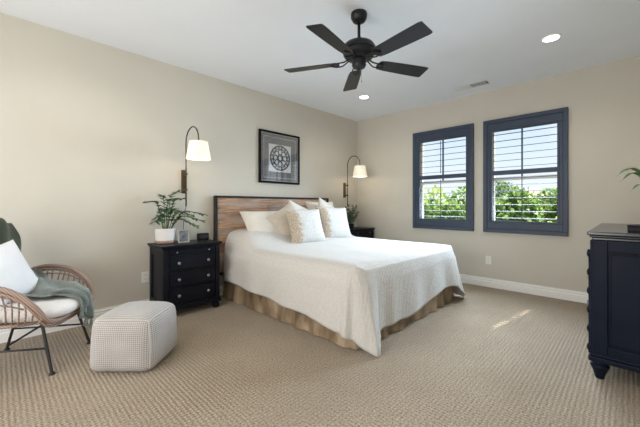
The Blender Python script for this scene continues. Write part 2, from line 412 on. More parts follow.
MB().add([(-4.4,-3.0,5.7),(4.4,-3.0,5.7),(4.4,3.0,5.7),(-4.4,3.0,5.7),(0,-1.3,7.4),(0,1.3,7.4)], [(0,1,4),(1,2,5,4),(2,3,5),(3,0,4,5),(0,3,2,1)]).build('roof', M['roof'], hs)
for y in (-1.6, 0, 1.6): MB().box(-4.06,-3.98,y-.6,y+.6,3.6,5.0).build('window', M['display'], hs)

# ------------------------------------------------------------------ bed
bed = tag(empty('king_bed', (-1.86, 0, 0)), 'king bed with plank wood headboard in a black metal frame and a brown bed skirt', 'bed')
X0, X1, Y0, Y1 = -2.86, -.91, -2.22, -.09
ox = 1.86
hb = MB().box(-1.045,.945,-.062,-.034,.30,1.236).build('headboard', M['wood'], bed)
fr_ = MB().box(-1.074,-1.045,-.085,-.03,.0,1.262).box(.945,.972,-.085,-.03,.0,1.262).box(-1.045,.945,-.085,-.03,1.238,1.262).box(-1.045,.945,-.085,-.03,.27,.30)
fr_.build('headboard_frame', M['iron'], hb, bevel=.003)
MB().box(X0+ox+.06,X1+ox-.06,Y0+.06,-.09,.30,.615).build('mattress', M['sham'], bed, bevel=.05)
for i, (x, y) in enumerate(((-.85,-.2),(.80,-.2),(-.85,-2.0),(.80,-2.0),(0,-1.1))):
    MB().lathe((x,y,0), [(.03,0),(.03,.18)]).build('leg', M['iron'], bed)
MB().box(X0+ox+.08,X1+ox-.08,Y0+.08,-.10,.16,.30).build('box_spring', M['sham'], bed)
def outline(inset=0, rc=.17, ns=90, nc=40):
    x0, x1, y0, y1 = X0+inset, X1-inset, Y0+inset, Y1; out = []
    sides = [((x0,y1-rc),(x0,y0+rc),(-1,0)), ((x0+rc,y0),(x1-rc,y0),(0,-1)), ((x1,y0+rc),(x1,y1-rc),(1,0)), ((x1-rc,y1),(x0+rc,y1),(0,1))]
    cen = [(x0+rc,y0+rc,PI), (x1-rc,y0+rc,1.5*PI), (x1-rc,y1-rc,0), (x0+rc,y1-rc,.5*PI)]
    for k in range(4):
        a, b_, n = sides[k]
        for i in range(ns): tt = i/ns; out.append((Vector((a[0]+(b_[0]-a[0])*tt, a[1]+(b_[1]-a[1])*tt)), Vector(n), 2*k+tt))
        cx_, cy_, a0 = cen[k]
        for i in range(nc):
            tt = i/nc; an = a0 + tt*PI/2; n_ = Vector((math.cos(an), math.sin(an))); out.append((Vector((cx_,cy_)) + n_*rc, n_, 2*k+1+tt))
    return out
hemz = [(0,.245),(.3,.215),(.65,.185),(.85,.16),(1.0,.13),(1.35,.10),(1.76,.006),(1.80,.008),(2.02,.10),(2.06,.10),(2.12,.102),(2.3,.108),(2.5,.135),(2.82,.215),(2.93,.22),(3.1,.17),(3.45,.03),(3.63,.012),(3.8,.04),(4.1,.14),(5,.22),(6,.3),(8,.3)]
flare = [(0,.02),(.5,.03),(.85,.035),(1.1,.045),(1.38,.06),(1.5,.05),(1.76,.175),(1.9,.11),(2.0,.09),(2.05,.02),(2.12,.0),(2.2,.02),(2.5,.02),(2.85,.02),(2.98,.06),(3.3,.12),(3.63,.18),(3.85,.12),(4.1,.04),(5,.02),(5.5,0),(8,0)]
def topz(x, y):
    d = min(x-X0, X1-x, y-Y0); z = .665 - .05*(1-min(max(d,0)/.11,1))**2
    hbp = smooth01((y+.78)/.36); sd = min(1, max(0, d)/.32)
    z += .17*hbp*math.sqrt(max(0, 1-(1-sd)**2))
    z += .006*noise.noise(Vector((x*3.1, y*3.3, 0))) + .003*noise.noise(Vector((x*9, y*8, 3)))
    return z
cv = MB(); ol = outline(); N = len(ol); rings = []
cx_, cy_ = (X0+X1)/2, (Y0+Y1)/2
for k in [0.04,.12,.2,.28,.36,.44,.52,.6,.66,.72,.78,.82,.86,.89,.92,.945,.965,.98,.992,1.0]:
    rg = []
    for p, n, q_ in ol:
        x = cx_ + (p.x-cx_)*k; y = cy_ + (p.y-cy_)*k; rg.append((x, y, topz(x, y)))
    rings.append(rg)
T = 26
for j in range(1, T+1):
    tt = j/T; rg = []
    for i, (p, n, q_) in enumerate(ol):
        zt = topz(p.x, p.y); zh = keys(hemz, q_, 1.0 < q_ < 2.1 or 3 < q_ < 4); fl = keys(flare, q_)
        r_ = .022*min(1, tt*5)
        s_ = i*.045
        wr = (.010*math.sin(q_*21 + .8) + .016*noise.noise(Vector((p.x*4, p.y*4, tt*.8)))) * tt**1.2
        wr += .016*math.sin((q_-1.10)*17)*math.exp(-((q_-1.5)/.40)**2)*tt - .018*math.exp(-((q_-2.12)/.09)**2)*tt
        hem_w = .012*noise.noise(Vector((q_*7, 4, 0)))
        out = r_ + fl*tt**1.25 + wr
        z = zt + (zh + hem_w*min(1,max(0,(zh-.02)*20)) - zt)*tt
        rg.append((p.x+n.x*out, p.y+n.y*out, max(z, .008)))
    rings.append(rg)
vs_ = [v for r in rings for v in r]; fs_ = []
for j in range(len(rings)-1):
    for i in range(N): k = (i+1) % N; fs_.append((j*N+i, j*N+k, (j+1)*N+k, (j+1)*N+i))
fs_.append(tuple(range(N)))
cv.add(vs_, fs_)
tag(cv.build('coverlet', M['coverlet'], smooth=True, solid=.008), 'white quilted coverlet spread over the king bed, corners trailing to the carpet', 'bedspread')
sk = MB(); ol = outline(.045, .08, 110, 10); P = []
for j in range(13):
    tt = j/12; rg = []
    for p, n, q_ in ol:
        a = .014*math.sin(q_*38 + 2.2*math.sin(q_*9)) + .012*noise.noise(Vector((q_*9, tt, 2)))
        if 5.9 < q_ < 7.5: a = 0
        fl = .02 + a*(.3+.7*tt) + .03*tt
        rg.append((p.x+ox+n.x*fl, p.y+n.y*fl*.9, .36-.352*tt))
    rg.append(rg[0]); P.append(rg)
sk.grid(P).build('bed_skirt', M['skirt'], bed, smooth=True)

def pillow(name, w_, h_, th, mt, loc, yaw, lean, roll, label, cat, group=None, pinch=.07, wob=.01, piping=None):
    n = 26; mb = MB(); seed = random.uniform(0, 50)
    def pt(i, j, s):
        u = -1+2*i/n; v = -1+2*j/n
        u2 = math.copysign(1-(1-abs(u))**1.35, u); v2 = math.copysign(1-(1-abs(v))**1.35, v)
        x = u2*w_/2*(1-pinch*(1-v2*v2)); z = v2*h_/2*(1-pinch*(1-u2*u2))
        t_ = ((1-u2**4)*(1-v2**4))**.5*(.62+.38*(1-u2*u2)*(1-v2*v2))*th/2
        t_ += wob*noise.noise(Vector((x*7+seed, z*7, s)))*(1-u2**4)*(1-v2**4)
        return (x, -s*t_, z + h_/2)
    A = [[pt(i, j, 1) for j in range(n+1)] for i in range(n+1)]; B = [[pt(i, j, -1) for j in range(n+1)] for i in range(n+1)]
    mb.grid(A).grid(B)
    o = mb.build(name, mt, smooth=True)
    b = bmesh.new(); b.from_mesh(o.data); bmesh.ops.remove_doubles(b, verts=b.verts, dist=.0004); bmesh.ops.recalc_face_normals(b, faces=b.faces); b.to_mesh(o.data); b.free()
    o.data.polygons.foreach_set('use_smooth', [True]*len(o.data.polygons))
    o.matrix_world = Matrix.Translation(loc) @ Matrix.Rotation(R(yaw), 4, 'Z') @ Matrix.Rotation(R(-lean), 4, 'X') @ Matrix.Rotation(R(roll), 4, 'Y')
    if piping:
        e_ = [A[i][0] for i in range(n+1)] + [A[n][j] for j in range(1, n+1)] + [A[i][n] for i in range(n-1, -1, -1)] + [A[0][j] for j in range(n-1, 0, -1)]
        MB().tube(e_, .005, 6, closed=True).build('piping', piping, o, smooth=True)
    return tag(o, label, cat, group)
PG = 'pillows against the headboard'
pillow('pillow', .66, .46, .21, M['sham'], (-2.36,-.50,.70), -4, 38, 0, 'white pillow leaning at the left end of the headboard', 'pillow', PG)
pillow('pillow', .43, .43, .14, M['cream'], (-2.05,-.60,.735), -16, 18, -30, 'plain beige pillow between the white pillow and the front cushion', 'pillow', PG)
pillow('pillow', .46, .44, .12, M['sham'], (-1.92,-.47,.75), 4, 16, 22, 'cream pillow whose corner peaks behind the left patterned cushion', 'pillow', PG)
pillow('pillow', .62, .46, .16, M['sham'], (-1.25,-.40,.78), 0, 24, 0, 'white pillow hidden mostly behind the right patterned cushion', 'pillow', PG)
pillow('pillow', .46, .46, .13, M['sham'], (-1.40,-.50,.77), 6, 14, 26, 'cream pillow whose corner peaks behind the right patterned cushion', 'pillow', PG)
pillow('cushion', .55, .47, .16, M['pattern'], (-1.99,-.78,.645), -6, 20, 0, 'left of two white cushions with a speckled tan band, nearer the camera', 'cushion', 'patterned cushions', piping=M['cream'])
pillow('cushion', .58, .49, .16, M['pattern'], (-1.40,-.72,.655), -8, 20, 3, 'right of two white cushions with a speckled tan band, nearer the windows', 'cushion', 'patterned cushions', piping=M['cream'])

# ------------------------------------------------------------------ nightstands
def knob(mb, x, y, z, r=.014, L_=.022):
    mb.lathe((x,y,z), [(r*.5,0),(r*.45,L_*.5),(r*.9,L_*.6),(r,L_*.8),(r*.7,L_),(r*.2,L_*1.05)], 14, Matrix.Rotation(R(90), 3, 'X'))
def nightstand(loc, label):
    o = tag(empty('nightstand', loc), label, 'nightstand', 'black nightstands beside the bed')
    w2, d = .325, .42; zt = .735
    b = MB().box(-w2+.035,w2-.035,-d+.03,-.005,.09,.70).build('body', M['black'], o, bevel=.003)
    t_ = MB().box(-w2,w2,-d,0,zt-.018,zt).box(-w2+.012,w2-.012,-d+.012,0,zt-.034,zt-.018).box(-w2+.022,w2-.022,-d+.022,0,zt-.045,zt-.034)
    t_.build('tabletop', M['black'], o, bevel=.005)
    s = MB()
    for sx_ in (-1, 1):
        x = sx_*(w2-.035)
        s.box(min(x,x+sx_*.012),max(x,x+sx_*.012),-d+.03,-d+.085,.11,.69).box(min(x,x+sx_*.012),max(x,x+sx_*.012),-.06,-.005,.11,.69)
        s.box(min(x,x+sx_*.012),max(x,x+sx_*.012),-d+.085,-.06,.11,.17).box(min(x,x+sx_*.012),max(x,x+sx_*.012),-d+.085,-.06,.63,.69)
        s.build('side_frame', M['black'], o, bevel=.003); s = MB()
    for sx_ in (-1, 1): MB().box(sx_*(w2-.05)-.024,sx_*(w2-.05)+.024,-d+.012,-d+.034,.11,.69).build('corner_post', M['black'], o, bevel=.004)
    MB().box(-w2+.012,w2-.012,-d+.005,-.004,.075,.115).box(-w2+.02,w2-.02,-d+.013,-.004,.115,.128).build('base_moulding', M['black'], o, bevel=.005)
    sh = MB().box(-w2+.08,w2-.08,-d+.014,-d+.035,.640,.682).build('pull_out_shelf', M['black'], o, bevel=.003)
    for sx_ in (-1, 1):
        k = MB(); knob(k, sx_*.17, -d+.014, .661, .009, .014); k.build('knob', M['pewter'], sh, smooth=True)
    for z0, z1 in ((.470,.628), (.305,.458), (.140,.293)):
        dr_ = MB().box(-w2+.078,w2-.078,-d+.018,-d+.04,z0,z1).box(-w2+.092,w2-.092,-d+.008,-d+.02,z0+.014,z1-.014).build('drawer', M['black'], o, bevel=.004)
        for sx_ in (-1, 1):
            k = MB(); knob(k, sx_*.155, -d+.008, (z0+z1)/2+.003, .0165, .026); k.build('knob', M['pewter'], dr_, smooth=True)
    for x in (-w2+.055, w2-.055):
        for y in (-d+.055, -.06):
            MB().lathe((x,y,0), [(.018,0),(.034,.012),(.040,.035),(.034,.058),(.024,.064),(.032,.070),(.032,.078)], 18).build('foot', M['black'], o, smooth=True)
    return o
nightstand((-3.365,-.035,0), 'black three-drawer nightstand left of the bed, under the plant and clock')
nightstand((-.365,-.02,0), 'black nightstand in the corner right of the bed, mostly hidden by it')

# ------------------------------------------------------------------ wall lamps
def wall_lamp(x, label, ry=-.37):
    o = tag(empty('wall_lamp', (x, 0, 1.3)), label, 'lamp', 'curved arm wall lamps')
    MB().box(-.024,.024,-.022,0,-.02,.25).box(-.017,.017,-.03,-.022,-.01,.24).build('wall_plate', M['bronze'], o, bevel=.004)
    for z in (.02, .2): MB().box(-.012,.012,-.095,-.022,z-.012,z+.012).build('clamp', M['bronze'], o, bevel=.003)
    pts = [(0,-.08,-.17),(0,-.08,.40),(0,-.08,.50)]
    for i in range(0, 13):
        a = PI - i/12*PI*1.0; pts.append((0, -.225-.145*math.cos(a)*1.0, .56+.155*math.sin(a)))
    pts = pts[:3] + [(0, (ry-.08)/2-(ry+.08)/2*math.cos(i/12*PI), .56+.155*math.sin(i/12*PI)) for i in range(13)] + [(0,ry,.545)]
    MB().tube(pts, .0075, 10).build('arm', M['bronze'], o, smooth=True)
    s = MB(); n = 32
    s.lathe((0,ry,0), [(.126,.338),(.127,.345),(.096,.520),(.095,.526)], n, cap=False)
    sh = s.build('lamp_shade', M['shade'], o, smooth=True, solid=.003)
    MB().lathe((0,ry,0), [(.008,.40),(.014,.42),(.014,.50),(.010,.52),(.006,.555),(.010,.56)], 12).build('socket', M['bronze'], o, smooth=True)
    sp = MB()
    for k in range(3):
        a = 2*PI*k/3; sp.tube([(0,ry,.515),(.100*math.cos(a),ry+.100*math.sin(a),.522)], .002, 5)
    sp.build('shade_spider', M['bronze'], o)
    MB().lathe((0,ry,0), [(.012,.40),(.028,.385),(.032,.365),(.024,.34),(.008,.332)], 16).build('bulb', M['bulb'], o, smooth=True)
    cd_ = MB().tube(spline([(0,-.08,-.17),(.004,-.03,-.25),(-.005,-.012,-.45),(0,-.012,-.56)], 20), .0028, 6).build('cord', M['iron'], o, smooth=True)
    l = light('lamp_light', 'POINT', (0,ry,.345), 3.6, (1,.80,.55), shadow_soft_size=.03); l.parent = o
    return o
wall_lamp(-3.293, 'bronze arched wall lamp with lit cream shade, above the left nightstand', -.405)
wall_lamp(-.387, 'bronze arched wall lamp with lit cream shade, in the corner right of the bed', -.36)

# ------------------------------------------------------------------ framed medallion picture
pc = tag(empty('framed_picture', (-1.875, 0, 1.838)), 'black framed picture of a round lattice medallion on the wall above the bed', 'picture')
def ringbox(mb, w0, w1, y0, y1):
    mb.box(-w1,w1,y0,y1,-w1,-w0).box(-w1,w1,y0,y1,w0,w1).box(-w1,-w0,y0,y1,-w0,w0).box(w0,w1,y0,y1,-w0,w0); return mb
hw_ = .376
ringbox(MB(), hw_-.030, hw_, -.036, 0).build('frame', M['black'], pc, bevel=.005)
ringbox(MB(), hw_-.038, hw_-.030, -.026, -.012).build('frame_liner', M['silver'], pc)
ringbox(MB(), hw_-.088, hw_-.076, -.0175, -.012).build('inner_border', M['silver'], pc)
MB().box(-hw_+.03,hw_-.03,-.012,-.004,-hw_+.03,hw_-.03).build('mat_board', M['grey_mat'], pc)
art = MB().box(-.205,.205,-.0165,-.012,-.205,.195).build('print', M['paper'], pc)
md = MB()
def flat_ring(cx0, cz0, r0, r1, n=40, y0=-.0215, y1=-.0165):
    vs = []; fs = []
    for i in range(n):
        a = 2*PI*i/n
        for r, y in ((r0,y0),(r1,y0),(r1,y1),(r0,y1)): vs.append((cx0+r*math.cos(a), y, cz0+r*math.sin(a)))
    for i in range(n):
        k = (i+1) % n
        for c in range(4): d = (c+1) % 4; fs.append((i*4+c, i*4+d, k*4+d, k*4+c))
    md.add(vs, fs)
flat_ring(0,0,.168,.188); flat_ring(0,0,.128,.138); flat_ring(0,0,.030,.046)
for k in range(8):
    a = 2*PI*k/8; flat_ring(.087*math.cos(a), .087*math.sin(a), .030, .042, 20)
for k in range(16):
    a = 2*PI*(k+.5)/16; flat_ring(.153*math.cos(a), .153*math.sin(a), .009, .019, 12)
md.build('medallion', M['medallion'], art)
pg_ = mat('picture_glass', (1,1,1), .01); t = pg_.node_tree; t.nodes.remove(t.nodes['Principled BSDF'])
tr = t.nodes.new('ShaderNodeBsdfTransparent'); ms = t.nodes.new('ShaderNodeMixShader'); gl = t.nodes.new('ShaderNodeBsdfGlossy'); gl.inputs['Roughness'].default_value = .015
fr = t.nodes.new('ShaderNodeMath'); fr.operation = 'MULTIPLY_ADD'; fr.inputs[1].default_value = .3; fr.inputs[2].default_value = .04; lw = t.nodes.new('ShaderNodeLayerWeight'); lw.inputs[0].default_value = .5; t.links.new(lw.outputs['Facing'], fr.inputs[0])
t.links.new(fr.outputs[0], ms.inputs[0]); t.links.new(tr.outputs[0], ms.inputs[1]); t.links.new(gl.outputs[0], ms.inputs[2]); t.links.new(ms.outputs[0], t.nodes['Material Output'].inputs[0])
MB().box(-hw_+.036,hw_-.036,-.025,-.023,-hw_+.036,hw_-.036).build('glass', pg_, pc)

# ------------------------------------------------------------------ outlets
def outlet(loc, rz, label):
    o = tag(empty('wall_outlet', loc, rz), label, 'outlet', 'white wall outlets')
    MB().box(-.036,.036,-.006,0,-.058,.058).build('cover_plate', M['plastic'], o, bevel=.003)
    for z in (-.022, .022):
        s = MB().lathe((0,-.006,z), [(.016,0),(.016,.0025)], 20, Matrix.Rotation(R(90),3,'X')).build('socket', M['plastic'], o)
        MB().box(-.008,-.006,-.0092,-.0084,z-.005,z+.007).box(.005,.008,-.0092,-.0084,z-.005,z+.007).build('slot', M['vent_dark'], s)
outlet((0,-2.308,.376), R(-90), 'white outlet low on the window wall, under the gap between the windows')
outlet((-3.70,0,.37), 0, 'white outlet low on the wall left of the nightstand')

# ------------------------------------------------------------------ plants and small things on the nightstand
def leaf_add(mb, p, d, up, L_, w_, cup=.15):
    d = d.normalized(); s = d.cross(up); s = s.normalized() if s.length > 1e-3 else Vector((1,0,0)); n = s.cross(d)
    rows = [(0,.05),(.25,.8),(.5,1),(.78,.62),(1,.03)]; vs = []
    for a, b in rows:
        c = p + d*L_*a - Vector((0,0,1))*L_*.22*a*a
        vs += [c - s*w_*b/2 + n*cup*w_*b, c, c + s*w_*b/2 + n*cup*w_*b]
    fs = []
    for i in range(4):
        for j in range(2): fs.append((i*3+j, i*3+j+1, (i+1)*3+j+1, (i+1)*3+j))
    mb.add(vs, fs)
pl = tag(empty('potted_plant', (-3.55,-.165,.735)), 'leafy green plant in a white pot on the left nightstand', 'plant')
pot = MB().lathe((0,0,0), [(.082,.0),(.094,.006),(.100,.10),(.103,.16),(.096,.16),(.093,.135)], 32).build('pot', M['ceramic'], pl, smooth='auto')
MB().lathe((0,0,0), [(.0835,.001),(.0955,.007),(.0975,.034)], 32, cap=False).build('glaze_band', M['terracotta'], pot, smooth=True)
MB().lathe((0,0,.13), [(.091,0),(.088,.008)], 24).build('soil', M['soil'], pl)
# stem tips (dx, dy, dz) relative to the pot
tips = [(-.17,.02,.44),(-.02,.04,.50),(.03,-.06,.46),(.15,.06,.56),(.20,.03,.48),(.42,-.02,.30),(.36,-.07,.23),(.28,-.10,.18),(-.12,-.07,.24),(-.06,-.10,.34),(.10,-.14,.33),(.22,-.12,.30)]
for k, tp in enumerate(tips):
    tp = Vector(tp); st = Vector((tp.x*.12, tp.y*.12, .135)); mid = Vector((tp.x*.45, tp.y*.45, .14+tp.z*.62))
    ps = spline([st, mid, tp], 14)
    sm = MB().tube(ps, [.0045-.003*i/14 for i in range(15)], 6).build('stem', M['stem'], pl, smooth=True)
    lf = MB()
    for i in range(3, 15):
        d = (ps[min(i+1,14)]-ps[max(i-1,0)]).normalized(); side = d.cross(Vector((0,0,1))).normalized() if abs(d.z) < .98 else Vector((1,0,0))
        for s_ in (-1, 1):
            dd = d*.55 + side*s_*.85 + Vector((random.uniform(-.2,.2), random.uniform(-.2,.2), random.uniform(-.1,.35)))
            leaf_add(lf, ps[i], dd, Vector((0,0,1)), random.uniform(.055,.08), random.uniform(.030,.040))
    leaf_add(lf, ps[14], ps[14]-ps[12], Vector((1,0,0)), .05, .02)
    lf.build('leaves', M['leaf'], sm, smooth=True)

pf = tag(empty('photo_frame', (-3.395,-.265,.735), R(-8)), 'small silver photo frame standing beside the white plant pot', 'photo frame')
Mx = Matrix.Rotation(R(-10), 3, 'X')
def tilted(o): o.rotation_euler = (R(-9),0,0); return o
fm = MB().box(-.058,.058,-.012,0,0,.014).box(-.058,.058,-.012,0,.126,.14).box(-.058,-.044,-.012,0,.014,.126).box(.044,.058,-.012,0,.014,.126)
tilted(fm.build('frame', M['silver'], pf, bevel=.002)); tilted(MB().box(-.045,.045,-.008,-.002,.013,.127).build('photo', M['photo'], pf))
MB().prism([(-.012,.0),(.012,.0),(.006,.09),(-.006,.09)], .045, .049).build('easel', M['iron'], pf, loc=(0,.0,0))
ck = tag(empty('alarm_clock', (-3.135,-.17,.735), R(-6)), 'small black clock on the right end of the left nightstand', 'clock')
MB().box(-.062,.062,-.03,.03,.008,.082).build('case', M['black'], ck, bevel=.006)
MB().box(-.053,.053,-.0325,-.03,.02,.072).build('display', M['display'], ck)
for x in (-.045,.045): MB().box(x-.01,x+.01,-.024,.024,0,.01).build('foot', M['iron'], ck)

p2 = tag(empty('potted_plant', (-.58,-.30,.735)), 'small bushy grey-green plant in a dark pot on the corner nightstand', 'plant')
MB().lathe((0,0,0), [(.045,0),(.06,.01),(.068,.09),(.064,.09),(.06,.075)], 24).build('pot', M['black'], p2, smooth='auto')
MB().lathe((0,0,.07), [(.06,0),(.058,.006)], 20).build('soil', M['soil'], p2)
for k in range(16):
    a = 2*PI*k/16 + random.uniform(-.2,.2); r_ = random.uniform(.06,.19); tp = Vector((r_*math.cos(a), r_*math.sin(a)*.8, random.uniform(.18,.42)))
    ps = spline([(tp.x*.1,tp.y*.1,.07), tp*.55+Vector((0,0,.05)), tp], 8)
    sm = MB().tube(ps, .002, 5).build('stem', M['stem'], p2)
    lf = MB()
    for i in range(2, 9):
        for s_ in range(3):
            leaf_add(lf, ps[i], Vector((random.uniform(-1,1), random.uniform(-1,1), random.uniform(-.2,.8))), Vector((0,0,1)), random.uniform(.04,.06), random.uniform(.028,.04))
    lf.build('leaves', M['leaf_grey'], sm, smooth=True)

# ------------------------------------------------------------------ pouf
pf_ = tag(empty('pouf', (-4.085,-1.12,0), R(-45)), 'grey-beige knitted cube pouf on the carpet beside the rattan chair', 'pouf')
n = 22; pm = MB(); hs_, hh = .216, .187
def pp(p):
    x, y, z = p; q_ = Vector((x,y,z)); r_ = .34
    inner = Vector([max(-1+r_, min(1-r_, c)) for c in q_]); d = q_-inner
    if d.length > 1e-6: q_ = inner + d.normalized()*r_
    bl = .09
    X = q_.x*hs_*(1+bl*(1-q_.y**2)*(1-q_.z**2)*(abs(q_.x)>.7)); Y = q_.y*hs_*(1+bl*(1-q_.x**2)*(1-q_.z**2)*(abs(q_.y)>.7))
    Z = hh + q_.z*hh*(1 + (.17*(1-q_.x**2)*(1-q_.y**2) if q_.z > 0 else 0))
    wv = .002*noise.noise(Vector((X*9,Y*9,Z*9)))
    return (X*(1-.03*q_.z)+wv, Y*(1-.03*q_.z)+wv, max(.002, Z))
for ax in range(3):
    for s_ in (-1, 1):
        G_ = []
        for i in range(n+1):
            row = []
            for j in range(n+1):
                a, b = -1+2*i/n, -1+2*j/n; c = [0,0,0]; c[ax] = s_; c[(ax+1)%3] = a; c[(ax+2)%3] = b; row.append(pp(c))
            G_.append(row)
        pm.grid(G_)
bd = pm.build('body', M['pouf'], pf_, smooth=True)
b = bmesh.new(); b.from_mesh(bd.data); bmesh.ops.remove_doubles(b, verts=b.verts, dist=.0005); bmesh.ops.recalc_face_normals(b, faces=b.faces); b.to_mesh(bd.data); b.free()
bd.data.polygons.foreach_set('use_smooth', [True]*len(bd.data.polygons))
e_ = []
for k in range(80):
    tt = k/80*4; s_ = int(tt); f_ = -1+2*(tt-s_); e_.append(pp([(f_,-1,1),(1,f_,1),(-f_,1,1),(-1,-f_,1)][s_]))
MB().tube(e_, .0045, 6, closed=True).build('seam', M['pouf_seam'], bd, smooth=True)
for cx0, cy0 in ((-1,-1),(1,-1),(1,1),(-1,1)):
    MB().tube([pp((cx0,cy0,z/10)) for z in range(-10, 11)], .0045, 6).build('seam', M['pouf_seam'], bd, smooth=True)

# ------------------------------------------------------------------ rattan chair (faces local +x)
CH = (-4.652,-.577,0); CR = R(-34)
ch = tag(empty('rattan_armchair', CH, CR), 'rattan lounge chair with hoop arms on thin black metal legs, at the left wall', 'chair')
def side_rim(s):   # from the back's base, over the arm hoop, down to the front of the seat
    return [(-.27,s*.30,.40),(-.28,s*.33,.50),(-.22,s*.35,.59),(-.09,s*.36,.632),(.06,s*.36,.618),(.17,s*.35,.56),(.25,s*.335,.47),(.285,s*.30,.385),(.30,s*.22,.352),(.30,s*.11,.346),(.30,0,.345)]
full = [Vector(p) for p in side_rim(-1)] + [Vector(p) for p in reversed(side_rim(1)[:-1])]
rim = spline(full, 90)
MB().tube(rim, .0165, 10).build('arm_rim', M['rattan'], ch, smooth=True)
MB().tube(spline([p - Vector((0,0,.030)) + Vector((-.01 if p.x>.2 else 0,0,0)) for p in full], 90), .010, 8).build('lower_rim', M['rattan'], ch, smooth=True)
# seat ring and woven shell
ring_ = [(.33*math.cos(a)-.01, .30*math.sin(a), .355) for a in [2*PI*k/40 for k in range(40)]]
MB().tube(ring_, .012, 8, closed=True).build('seat_ring', M['rattan'], ch, smooth=True)
sb = MB()
for k in range(-9, 10):
    y = k*.031; x = .32*math.sqrt(max(0,1-(y/.30)**2)); sb.tube([(-x,y,.352),(x-.01,y,.352)], .005, 6)
sb.build('seat_slats', M['rattan'], ch, smooth=True)
for s in (-1, 1):
    sp = MB()
    for k in range(15):
        u = k/14; x = -.28 + .56*u
        zt_ = None
        for a, c in zip(rim, rim[1:]):
            if a.y*s > .25 and min(a.x,c.x) <= x <= max(a.x,c.x): zt_ = a; break
        if zt_ is None: continue
        sp.tube(spline([(x*.88-.02, s*.29, .36), (x*.95, s*.335, (.36+zt_.z)/2), (zt_.x, zt_.y, zt_.z)], 6), .0055, 6)
    for f_ in (.55, .78):
        sp.tube(spline([((p[0]*.9+p[0]*.1), s*(.29+(abs(p[1])-.29)*f_), .36+(p[2]-.36)*f_) for p in side_rim(s)[1:6]], 24), .006, 6)
    sp.build('arm_spokes', M['rattan'], ch, smooth=True)
# back
bk_ = [(-.24,-.28,.37),(-.26,-.31,.60),(-.28,-.30,.84),(-.30,-.20,.98),(-.305,0,1.01),(-.30,.20,.98),(-.28,.30,.84),(-.26,.31,.60),(-.24,.28,.37)]
MB().tube(spline(bk_, 60), .016, 10).build('back_rim', M['rattan'], ch, smooth=True)
bs_ = MB()
for k in range(-7, 8):
    y = k*.036; zt_ = 1.01 - .12*(abs(y)/.27)**2.4*1.2; xt = -.24 - (zt_-.37)*.10
    bs_.tube(spline([(-.24,y,.36),(-.265-.02*(1-(y/.3)**2),y,.66),(xt,y,zt_)], 8), .0055, 6)
bs_.build('back_spokes', M['rattan'], ch, smooth=True)
# metal frame
for s in (-1, 1):
    MB().tube([(.20,s*.20,.345),(.285,s*.245,.012)], .010, 8).lathe((.285,s*.245,0), [(.019,0),(.019,.008),(.012,.016)], 14).build('leg', M['iron'], ch, smooth='auto')
    MB().tube([(-.18,s*.20,.345),(-.29,s*.24,.012)], .010, 8).lathe((-.29,s*.24,0), [(.019,0),(.019,.008),(.012,.016)], 14).build('leg', M['iron'], ch, smooth='auto')
    MB().tube([(-.30,s*.20,.340),(.27,s*.20,.340)], .010, 8).build('side_rail', M['iron'], ch, smooth=True)
    MB().tube([(.245,s*.224,.17),(-.235,s*.220,.17)], .007, 8).build('stretcher', M['iron'], ch, smooth=True)
MB().tube([(.20,-.20,.34),(.20,.20,.34)], .010, 8).build('cross_rail', M['iron'], ch, smooth=True)
MB().tube([(-.18,-.20,.34),(-.18,.20,.34)], .010, 8).build('cross_rail', M['iron'], ch, smooth=True)
MB().tube([(.20,.20,.335),(-.285,.238,.03)], .008, 8).build('cross_brace', M['iron'], ch, smooth=True)
# seat cushion (belongs to the chair)
def superpt(a, b, z, ex=.5):
    return a*abs(math.cos(z))**ex*math.copysign(1,math.cos(z)), b*abs(math.sin(z))**ex*math.copysign(1,math.sin(z))
sc_ = MB(); P = []
for r_, z in ((.02,.462),(.5,.460),(.8,.456),(.93,.446),(.985,.430),(1.0,.410),(.985,.388),(.93,.374),(.8,.368),(.3,.366),(.02,.366)):
    row = []
    for k in range(49):
        a = 2*PI*k/48; x, y = superpt(.315*r_, .295*r_, a, .62); row.append((x+.035, y, z + .012*(x/.33)*(1 if x > 0 else -.3)*-.6))
    P.append(row)
sc_.grid(P).build('seat_cushion', M['seat_cushion'], ch, smooth=True)

def chair_pt(x, y, z):
    c, s = math.cos(CR), math.sin(CR); return (CH[0]+x*c-y*s, CH[1]+x*s+y*c, z)
# white pillow on the chair
o = pillow('cushion', .48, .43, .15, M['white_cushion'], chair_pt(-.08,-.07,.455), 0, 0, 0, 'plain white cushion leaning on the back of the rattan chair', 'cushion')
o.matrix_world = Matrix.Translation(chair_pt(-.03,-.08,.455)) @ Matrix.Rotation(CR + R(90) - R(16), 4, 'Z') @ Matrix.Rotation(R(-24), 4, 'X') @ Matrix.Rotation(R(-11), 4, 'Y')
